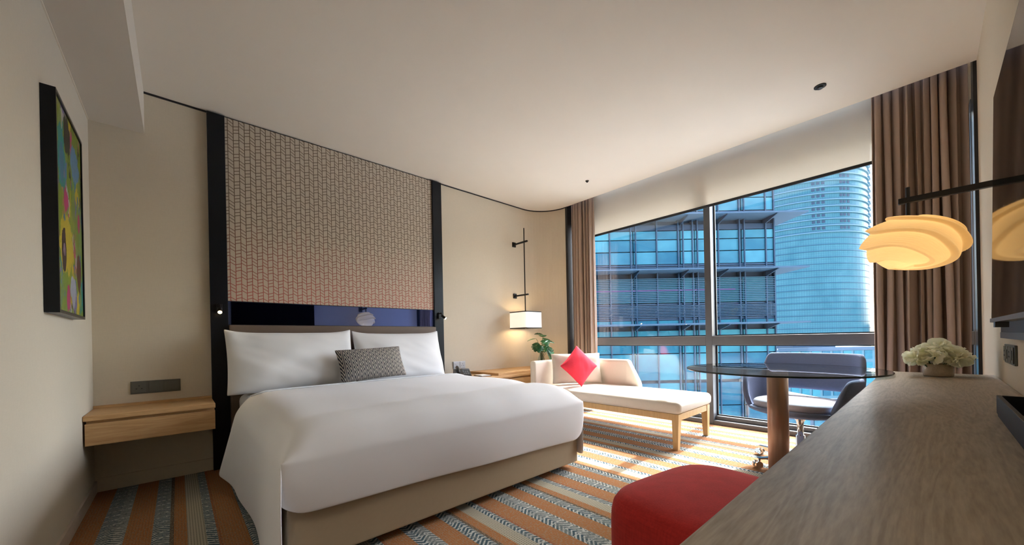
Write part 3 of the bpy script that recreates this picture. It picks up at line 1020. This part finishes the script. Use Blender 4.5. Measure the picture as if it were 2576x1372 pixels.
# ------------------------------------------------------------------ glass table
TCX, TCY, TR = 2.90, .625, .535
gt = thing('round_table', 'round glass table on a copper column beside the desk', 'table', (TCX, TCY, 0))
bm = nb(); lathe(bm, [(TR - .003, .7225), (TR - .003, .7315)], 96, (TCX, TCY, 0)); obj('glass_top', bm, 'table_glass', gt, True)
bm = nb(); loft(bm, [[(TCX + r * math.cos(2 * math.pi * i / 96), TCY + r * math.sin(2 * math.pi * i / 96), z) for i in range(96)] for r, z in ((TR - .0028, .722), (TR, .7235), (TR, .7305), (TR - .0028, .732))], True, False)
obj('glass_rim', bm, 'glass_edge', gt, True, smooth=True)
bm = nb(); lathe(bm, [(.058, .012), (.058, .722)], 40, (TCX, TCY, 0)); obj('column', bm, 'copper', gt, True, smooth=False)
for p in gt.children:
    if p.name.startswith('column'):
        for f in p.data.polygons: f.use_smooth = len(f.vertices) == 4
bm = nb(); lathe(bm, [(.10, 0), (.10, .008), (.095, .012), (.01, .0125)], 48, (TCX, TCY, 0)); obj('base_plate', bm, 'copper', gt, True)

# ------------------------------------------------------------------ swivel chair
sc_ = thing('swivel_chair', 'blue grey swivel armchair with chrome base at the glass table', 'chair', (3.30, .58, 0), R(168))
# local: front = +x
sb = soft_slab(nb(), [(.02 + .25 * (abs(math.cos(a)) ** .75) * (1 if math.cos(a) > 0 else -1), .255 * (abs(math.sin(a)) ** .75) * (1 if math.sin(a) > 0 else -1)) for a in [2 * math.pi * i / 48 for i in range(48)]], .430, .485, .024, 4, dome=.012)
obj('seat_cushion', sb, 'chair_seat_fabric', sc_, smooth=True)
pan = nb()
rings = []
for r, z in ((.10, .375), (.20, .382), (.265, .405), (.285, .430), (.27, .436), (.10, .436)):
    rings.append([(.015 + r * (abs(math.cos(a)) ** .8) * (1 if math.cos(a) > 0 else -1), r * 1.02 * (abs(math.sin(a)) ** .8) * (1 if math.sin(a) > 0 else -1), z) for a in [2 * math.pi * i / 48 for i in range(48)]])
loft(pan, rings); obj('seat_shell', pan, 'chair_fabric', sc_, smooth=True)
# wrap band
rings = []
NB = 48
for i in range(NB + 1):
    s = -1 + 2 * i / NB                       # -1 right arm front, 0 back, 1 left arm front
    a = math.pi - s * R(128)
    ca, sa = math.cos(a), math.sin(a)
    rx, ry = .275, .300
    px = rx * (abs(ca) ** .72) * (1 if ca > 0 else -1); py = ry * (abs(sa) ** .72) * (1 if sa > 0 else -1)
    m_ = abs(s)
    f = min(1, max(0, (m_ - .42) / .16)); f = f * f * (3 - 2 * f)
    zt = .80 * (1 - f) + .645 * f
    fe = min(1, max(0, (m_ - .80) / .20))
    zt -= .19 * fe ** 1.6
    fb_ = min(1, max(0, (m_ - .32) / .25)); fb_ = fb_ * fb_ * (3 - 2 * fb_)
    zb = .535 * (1 - fb_) + .405 * fb_
    out = Vector((px, py, 0)).normalized()
    T = .018
    rows_ = []
    for k in (0, .25, .5, .75, 1):
        z = zb + (zt - zb) * k
        off = .035 * (z - .42) / .38 - .03 * max(0, (.47 - z) / .07)
        rows_.append((off, z))
    sec = [(px + out.x * (o + T), py + out.y * (o + T), z) for o, z in rows_] + [(px + out.x * (rows_[-1][0]), py + out.y * rows_[-1][0], zt + .012)] + \
          [(px + out.x * (o - T), py + out.y * (o - T), z) for o, z in rows_[::-1]] + [(px + out.x * rows_[0][0], py + out.y * rows_[0][0], zb - .008)]
    rings.append(sec)
bm = nb(); loft(bm, rings)
obj('back_rest', bm, 'chair_fabric', sc_, smooth=True, mods=[SUB1])
bm = nb(); lathe(bm, [(.09, .366), (.09, .374), (.05, .366), (.024, .33), (.019, .30), (.019, .23), (.027, .228), (.027, .10), (.045, .095), (.045, .065), (.02, .06)], 24)
obj('column', bm, 'chrome', sc_, smooth=True)
for k in range(5):
    a = R(-30 + 72 * k)
    d = Vector((math.cos(a), math.sin(a), 0)); n_ = Vector((-d.y, d.x, 0))
    bm = nb()
    loft(bm, [[tuple(d * r + n_ * s * w_ + Vector((0, 0, z))) for s, z in ((-1, zb_), (1, zb_), (1, zt_), (-1, zt_))] for r, w_, zb_, zt_ in ((.03, .022, .066, .092), (.18, .018, .062, .08), (.315, .014, .066, .074))])
    leg = obj('leg', bm, 'chrome', sc_)
    bm = nb()
    c = d * .30
    tube(bm, [c + Vector((0, 0, .070)), c + Vector((0, 0, .035))], .009, 10)
    for s in (-1, 1):
        q = c + d * .012 + n_ * s * .016
        tube(bm, [q - n_ * .007 + Vector((0, 0, .026)), q + n_ * .007 + Vector((0, 0, .026))], .026, 18)
    obj('caster', bm, 'chrome', leg)

# ------------------------------------------------------------------ red pouf under the desk
po_ = thing('pouf', 'red wool pouf pulled out from under the desk', 'stool', (1.32, .43, 0), R(-9))
poly = [(.315 * (abs(math.cos(a)) ** .5) * (1 if math.cos(a) > 0 else -1), .30 * (abs(math.sin(a)) ** .5) * (1 if math.sin(a) > 0 else -1)) for a in [2 * math.pi * i / 64 + .001 for i in range(64)]]
rings = []
for s, z in ((.94, .035), (.985, .05), (1.0, .10), (1.0, .22), (1.0, .33), (.995, .365), (.975, .395), (.935, .415), (.87, .427), (.72, .437), (.45, .444), (.15, .446), (.02, .446)):
    rings.append([(p[0] * s, p[1] * s, z) for p in poly])
bm = nb(); loft(bm, rings)
obj('cushion_body', bm, 'red_wool', po_, smooth=True)
for sx_ in (-1, 1):
    for sy_ in (-1, 1):
        bm = nb(); lathe(bm, [(.018, 0), (.022, .036)], 16, (sx_ * .21, sy_ * .20, 0)); obj('foot', bm, 'black', po_)

# ------------------------------------------------------------------ desk along the right wall
DX = 3.27
dk = thing('desk', 'long greyish wood desk running along the right wall', 'desk', (DX, yw(DX) + .002, 0), R(-.9))
obj('top', B(-3.95, 0, 0, .42, .672, .712, bev=.003), 'desk_wood', dk)
obj('back_panel', B(-3.93, -.02, .002, .02, .50, .671), 'desk_wood', dk)
for xx in (-3.93, -2.72, -1.15, -.05):
    obj('leg_panel', B(xx, xx + .03, .02, .40, 0, .671), 'desk_wood', dk)
for xx in (-3.89, -3.29):
    d = obj('drawer', B(xx, xx + .575, .38, .40, .42, .655, bev=.003), 'desk_wood', dk)
    obj('drawer_box', B(xx + .01, xx + .565, .03, .379, .43, .64), 'desk_wood', d)

# tray
tl = thing('valet_tray', 'open black leather tray on the desk near the television', 'tray', (1.715, yw(1.715) + .012, .712), R(-.9))
obj('tray_base', B(-.60, 0, 0, .090, .0005, .008), 'tray_black', tl)
for a in ((-.60, 0, 0, .009), (-.60, 0, .083, .092), (-.60, -.59, .009, .083), (-.009, 0, .009, .083)):
    obj('side', B(*a, .008, .060, bev=.002), 'tray_black', tl)

# flowers
fp = thing('flower_pot', 'cream flowers in a round wooden pot at the end of the desk', 'flowers', (3.05, -.068, .7125))
bm = nb(); lathe(bm, [(.052, 0), (.056, .004), (.058, .03), (.056, .066), (.050, .067), (.049, .02), (.005, .015)], 36)
obj('pot', bm, 'pot_wood', fp, smooth=True)
rnd = random.Random(21)
def petal_into(bm, M4, s):
    n = 5
    V = []
    for i in range(n + 1):
        row = []
        for j in range(n + 1):
            u = -1 + 2 * j / n; t_ = i / n
            w_ = s * (.25 + .85 * math.sin(math.pi * min(1, t_ * .62 + .08)))
            x_ = u * w_ * .62
            y_ = s * t_ * (1 - .12 * u * u)
            z_ = s * (.28 * t_ * t_ + .14 * math.sin(u * 6 + t_ * 4) * t_)
            row.append(bm.verts.new(M4 @ Vector((x_, y_, z_))))
        V.append(row)
    for i in range(n):
        for j in range(n):
            bm.faces.new((V[i][j], V[i][j + 1], V[i + 1][j + 1], V[i + 1][j]))
heads = [(0, 0, .115, .062), (.052, .036, .098, .052), (-.05, -.036, .096, .052), (.03, -.055, .09, .05), (-.03, .055, .098, .05), (.085, -.01, .078, .046), (-.085, .012, .08, .046),
         (.07, .07, .078, .045), (-.068, -.07, .074, .045), (.0, -.088, .07, .042), (.005, .09, .076, .044), (.075, -.075, .072, .044), (-.075, .08, .072, .044)]
for hx, hy, hz, hr in heads:
    hz += .024
    bm = nb()
    for k in range(22):
        d = Vector((rnd.gauss(0, 1), rnd.gauss(0, 1), rnd.gauss(.35, .8))).normalized()
        q = d.to_track_quat('Y', 'Z').to_matrix().to_4x4()
        petal_into(bm, Matrix.Translation(Vector((hx, hy, hz)) + d * hr * .15) @ q @ Matrix.Rotation(rnd.uniform(0, 6.28), 4, 'Y'), hr * rnd.uniform(.7, 1.0))
    obj('flower_head', bm, 'petal', fp, smooth=True)
    bm = nb(); tube(bm, [(hx * .25, hy * .25, .02), (hx * .6, hy * .6, hz * .65), (hx, hy, hz)], .003, 6)
    obj('stem', bm, 'stem', fp, smooth=True)

# ------------------------------------------------------------------ television
TVX, TVY = 1.875, -.152
tv = thing('television', 'large flat black television on the right wall', 'television', (TVX, TVY, .98), rot=(R(1.0), 0, R(-.9)))
obj('screen', B(-1.222, -.008, -.003, .0005, .012, .690), 'black_gloss', tv)
obj('bezel', B(-1.23, 0, -.030, -.0035, 0, .698, bev=.004), 'black', tv)
obj('bottom_strip', B(-1.23, 0, -.003, .003, 0, .0115), 'headboard_leather', tv)
obj('wall_bracket', B(-.85, -.38, -.083, -.0305, .2, .5), 'dark_metal', tv)
obj('sensor', B(-.16, -.12, -.02, .004, -.016, -.0005), 'plastic_dark', tv)

# media box under the television and socket strip
yy = yw(2.5)
mb = thing('media_box', 'black connection box on the wall below the television', 'box', (2.72, yw(2.72) + .001, .92), R(-.9))
obj('housing', B(-1.2, 0, 0, .018, .026, .075), 'black', mb)
obj('lower_lip', B(-1.2, 0, 0, .02, 0, .0255), 'frame_metal', mb)
plate('grey four part socket plate below the television', 2.60, yw(2.60), .852, 4, .076, .082, 'plastic_grey', 'plastic_grey', 'swsw', R(180 - .9))

# ------------------------------------------------------------------ swirl lamp on a wall arm
LX = 2.745
sw = thing('swirl_lamp', 'glowing cream swirl shaped lamp on a black wall arm', 'lamp', (LX, .018, 1.405))
wy = yw(LX)
obj('wall_plate', B(LX - .035, LX + .035, wy + .0005, wy + .018, 1.57, 1.67, bev=.003), 'black', sw, True)
obj('arm', B(LX - .013, LX + .013, wy + .018, .062, 1.606, 1.634, bev=.003), 'black', sw, True)
bm = nb(); tube(bm, [(LX, .028, 1.52), (LX, .028, 1.685)], .0085, 12); obj('rod', bm, 'black', sw, True)
obj('cap', lathe(nb(), [(.03, 1.522), (.03, 1.532), (.01, 1.536)], 20, (LX, .028, 0)), 'black', sw, True)
def swirl():
    bm = nb()
    nu, nv = 320, 190
    rings = []
    ax = Matrix.Rotation(R(14), 3, 'X') @ Matrix.Rotation(R(10), 3, 'Y')
    for j in range(nv + 1):
        v = .10 + (math.pi - .20) * j / nv
        row = []
        for i in range(nu):
            u = 2 * math.pi * i / nu
            tw = 4.6 * v / math.pi - 3 * u / (2 * math.pi) + .14 * math.sin(u * 2 + 1.0) + .08 * math.sin(u * 3 + 2.6 * v)
            ph = tw % 1.0
            rid = ph ** 1.3 if ph < .90 else (.90 ** 1.3) * (1 - (ph - .90) / .10)   # folded lip
            rr = 1 + .20 * (rid - .45) * math.sin(v) ** .5 + .004 * math.sin(tw * 50)
            sv = math.sin(v) ** .72
            p = Vector((.168 * rr * sv * math.cos(u), .182 * rr * sv * math.sin(u), .122 * math.cos(v) * (1 + .10 * (rid - .5)) * (1 + .06 * math.sin(u + .7))))
            row.append(ax @ p)
        rings.append(row)
    loft(bm, rings, True, True)
    return bm
obj('shade', swirl(), 'swirl_shade', sw, smooth=True)

ld = bpy.data.lights.new('swirl_lamp_bulb', 'POINT'); ld.energy = 0.46; ld.color = (1, .82, .60); ld.shadow_soft_size = .035
lo = bpy.data.objects.new('swirl_lamp_bulb', ld); link(lo); lo.parent = sw; lo.location = (0, 0, 0)

# ceiling sprinklers / sensors
def ceiling_dot(label, name, cat, p, r):
    t = thing(name, label, cat, (p[0], p[1], ZC))
    bm = nb(); lathe(bm, [(r, -.0005), (r, -.006), (r * .8, -.009)], 24); obj('rim', bm, 'dark_metal', t)
    bm = nb(); lathe(bm, [(r * .55, -.009), (r * .5, -.018), (r * .2, -.022)], 16); obj('nozzle', bm, 'black', t)
ceiling_dot('small dark ceiling sprinkler near the left curtain', 'sprinkler', 'sprinkler', (3.517, 2.538), .020)
ceiling_dot('round dark ceiling sensor near the right curtain', 'ceiling_sensor', 'sensor', (3.509, .461), .036)

# unseen fill lights added behind the camera to brighten the left wall and desk
for i, px in enumerate((-.75, -1.7)):
    t = thing('fill_downlight', ['round fill light added in the passage ceiling nearest the bed', 'round fill light added at the far end of the passage'][i], 'lamp', (px, .40, ZS), group='added fill lights behind the camera')
    bm = nb(); lathe(bm, [(.05, -.0005), (.05, -.006), (.036, -.004)], 24); obj('rim', bm, 'paper', t)
    bm = nb(); lathe(bm, [(.035, -.002), (.035, -.0045)], 24); obj('lens', bm, 'lens_glow', t)
    ld = bpy.data.lights.new('fill_downlight', 'SPOT'); ld.energy = 17; ld.color = (1, .86, .68); ld.spot_size = R(120); ld.spot_blend = .8; ld.shadow_soft_size = .05
    lo = bpy.data.objects.new('fill_beam', ld); link(lo); lo.parent = t; lo.location = (0, 0, -.02)

# ------------------------------------------------------------------ the city outside
FW = Vector((math.cos(AZ), math.sin(AZ), 0)); RT = Vector((math.sin(AZ), -math.cos(AZ), 0))
RZ = AZ - math.pi / 2
def px2x(u, D): return (u - 1288.0) / 928.0 * D

D1 = 30.0
tw = thing('office_tower', 'near blue glass office tower with louvres and slab canopies', 'building', tuple(FW * D1), RZ)
edges = [px2x(u, D1) for u in (1180, 1240, 1300, 1359, 1420, 1478, 1538, 1597, 1656, 1716, 1752, 1811, 1870, 1930, 1951)]
dbl = {1, 3, 5, 7, 9, 10, 12}
XA, XB = edges[0], edges[-1]
obj('core', B(XA, XB - .02, .35, 14, -32, 30), 'tower_dark', tw)
def glass_row(z0, z1, mat):
    for i in range(len(edges) - 1):
        a, b = edges[i], edges[i + 1]
        obj('glass_panel', B(a + .05, b - .05, .0 + .02 * ((i * 7) % 3), .30, z0 + .04, z1 - .04), mat, tw)
FH = 4.28
C0 = 5.8
for k in range(-5, 6):
    zb = C0 + FH * k           # canopy underside of this floor
    if k in (-1,):
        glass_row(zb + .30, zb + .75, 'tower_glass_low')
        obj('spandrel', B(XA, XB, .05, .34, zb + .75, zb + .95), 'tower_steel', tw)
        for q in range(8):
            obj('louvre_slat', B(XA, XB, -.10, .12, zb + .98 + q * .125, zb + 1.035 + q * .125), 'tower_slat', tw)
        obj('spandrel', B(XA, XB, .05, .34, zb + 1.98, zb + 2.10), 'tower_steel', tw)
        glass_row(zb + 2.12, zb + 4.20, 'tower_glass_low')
        for q in range(14):
            obj('louvre_slat', B(XA, XB, -.12, .0, zb + 2.20 + q * .145, zb + 2.235 + q * .145), 'tower_slat', tw)
        obj('pink_band', B(XA + 4, XB - 3.2, -.03, .0, zb + 3.10, zb + 3.22), 'tower_pink', tw)
    else:
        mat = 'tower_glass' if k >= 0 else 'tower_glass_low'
        if k >= 0:
            obj('spandrel', B(XA, XB, .05, .34, zb + .40, zb + 1.0), 'tower_dark', tw)
            for q in range(4):
                obj('louvre_slat', B(XA, XB, -.06, .10, zb + .45 + q * .14, zb + .50 + q * .14), 'tower_slat', tw)
            glass_row(zb + 1.0, zb + 2.05, mat); glass_row(zb + 2.05, zb + 3.02, mat); glass_row(zb + 3.02, zb + 3.75, mat)
            obj('spandrel', B(XA, XB, .05, .34, zb + 3.78, zb + 4.22), 'tower_dark', tw)
        else:
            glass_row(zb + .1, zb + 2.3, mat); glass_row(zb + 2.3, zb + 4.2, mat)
    if k >= -1:
        bm = nb(); loft(bm, [[(XA, -1.5, zb + .30), (XB + 1.7, -1.5, zb + .30), (XB + 1.7, 6, zb + .30), (XA, 6, zb + .30)], [(XA, -1.5, zb + .42), (XB + 1.7, -1.5, zb + .42), (XB + 1.7, 6, zb + .42), (XA, 6, zb + .42)]])
        cp = obj('canopy', bm, 'tower_pale', tw)
        for e in edges[1:-1:2]:
            bm = nb(); loft(bm, [[(e - .04, .0, zb - .15), (e + .04, .0, zb - .15), (e + .04, .0, zb + .30), (e - .04, .0, zb + .30)], [(e - .04, -1.45, zb + .24), (e + .04, -1.45, zb + .24), (e + .04, -1.45, zb + .30), (e - .04, -1.45, zb + .30)]])
            obj('canopy_bracket', bm, 'tower_steel', cp)
for i, e in enumerate(edges):
    offs = (-.20, .20) if i in dbl else (0,)
    for o_ in offs:
        obj('mullion', B(e + o_ - .045, e + o_ + .045, -.10, .30, -32, 30), 'tower_steel', tw)

# curved tower
cd, RR = 240.0, 38.0
cx_ = 180.3
ct = thing('curved_tower', 'tall pale blue curved glass tower behind the office tower', 'building', tuple(FW * cd + RT * cx_), RZ)
def arc_ring(r, z0, z1, r_in, a0=R(150), a1=R(375), n=56):
    bm = nb()
    pts = [(math.cos(a0 + (a1 - a0) * i / n), math.sin(a0 + (a1 - a0) * i / n)) for i in range(n + 1)]
    rings = [[(c * rr, s * rr, zz) for rr, zz in ((r_in, z0), (r, z0), (r, z1), (r_in, z1))] for c, s in pts]
    loft(bm, rings)
    return bm
FH2 = 3.55
for k in range(-22, 44):
    z0 = k * FH2
    obj('floor_glazing', arc_ring(RR, z0 + .35, z0 + FH2, RR - 3), 'curved_glass', ct)
    obj('floor_band', arc_ring(RR + (.5 if k > 15 else .2), z0, z0 + .35, RR - 3), 'curved_band', ct)
    if k > 15: obj('floor_slab', arc_ring(RR + .7, z0 - .45, z0 - .02, RR - 3), 'curved_slab', ct)
    if k > 15:
        for a0 in (236, 239.5, 243, 257, 260, 263.5):
            a0 += 14
            obj('window', arc_ring(RR + .12, z0 + 1.3, z0 + 2.7, RR - .5, R(a0), R(a0 + 2.2), 3), 'tower_dark', ct)
        obj('balcony', arc_ring(RR + 1.3, z0 + .2, z0 + 1.1, RR - .5, R(308), R(318), 4), 'curved_slab', ct)

# lower blocks seen through the bottom panes
def block(label, name, D, u0, u1, ztop, zbot, depth, mat, gmat, cw, rh, rot=0.0):
    x0, x1 = px2x(u0, D), px2x(u1, D)
    t = thing(name, label, 'building', tuple(FW * D + RT * x0), RZ + rot)
    W = x1 - x0
    obj('frame', B(0, W, 0, depth, zbot, ztop), mat, t)
    nx, nz = int(W / cw), int((ztop - zbot) / rh)
    me = None
    for i in range(nx):
        for j in range(nz):
            a = i * W / nx; z = ztop - (j + 1) * rh
            if me is None:
                o = obj('window', B(.12 * cw, cw * .88, -.12, .1, .14 * rh, rh * .86), gmat, t)
                me = o.data
            else:
                o = bpy.data.objects.new('window', me); link(o); o.parent = t
            o.location = (a, 0, z)
    obj('roof_plant', B(W * .2, W * .5, depth * .2, depth * .6, ztop, ztop + 2.2), 'tower_steel', t)
    obj('parapet', B(-.2, W + .2, -.25, 0, ztop - .4, ztop + .5), 'tower_pale', t)
block('pale gridded office block below the curved tower', 'office_block', 95.0, 1958, 2330, -3.2, -50, 25, 'block_frame', 'tower_glass_low', 2.6, 3.1)
block('low teal building at the foot of the towers', 'low_building', 70.0, 1900, 2110, -12.0, -45, 18, 'tower_pale', 'tower_glass_low', 2.4, 2.9)
block('dark blue block between the two towers', 'city_block', 150.0, 1930, 2080, -2.0, -60, 25, 'tower_steel', 'tower_glass', 3.4, 3.6)
block('hazy distant office slab beside the curved tower', 'office_slab', 190.0, 2330, 2480, 6.0, -62, 25, 'tower_pale', 'tower_glass', 4.2, 4.2)
block('tall distant apartment tower beyond the right curtain', 'apartment_tower', 170.0, 2560, 2720, 24.0, -62, 25, 'block_frame', 'tower_glass', 4.4, 4.6, R(20))
block('broad low office block in front of the curved tower', 'office_block', 120.0, 2380, 2640, -8.0, -55, 25, 'tower_pale', 'tower_glass_low', 4.0, 4.2)
obj('ground', B(-80, 620, -500, 560, -75, -74), 'ground_city', label='hazy city ground far below', kind='structure')
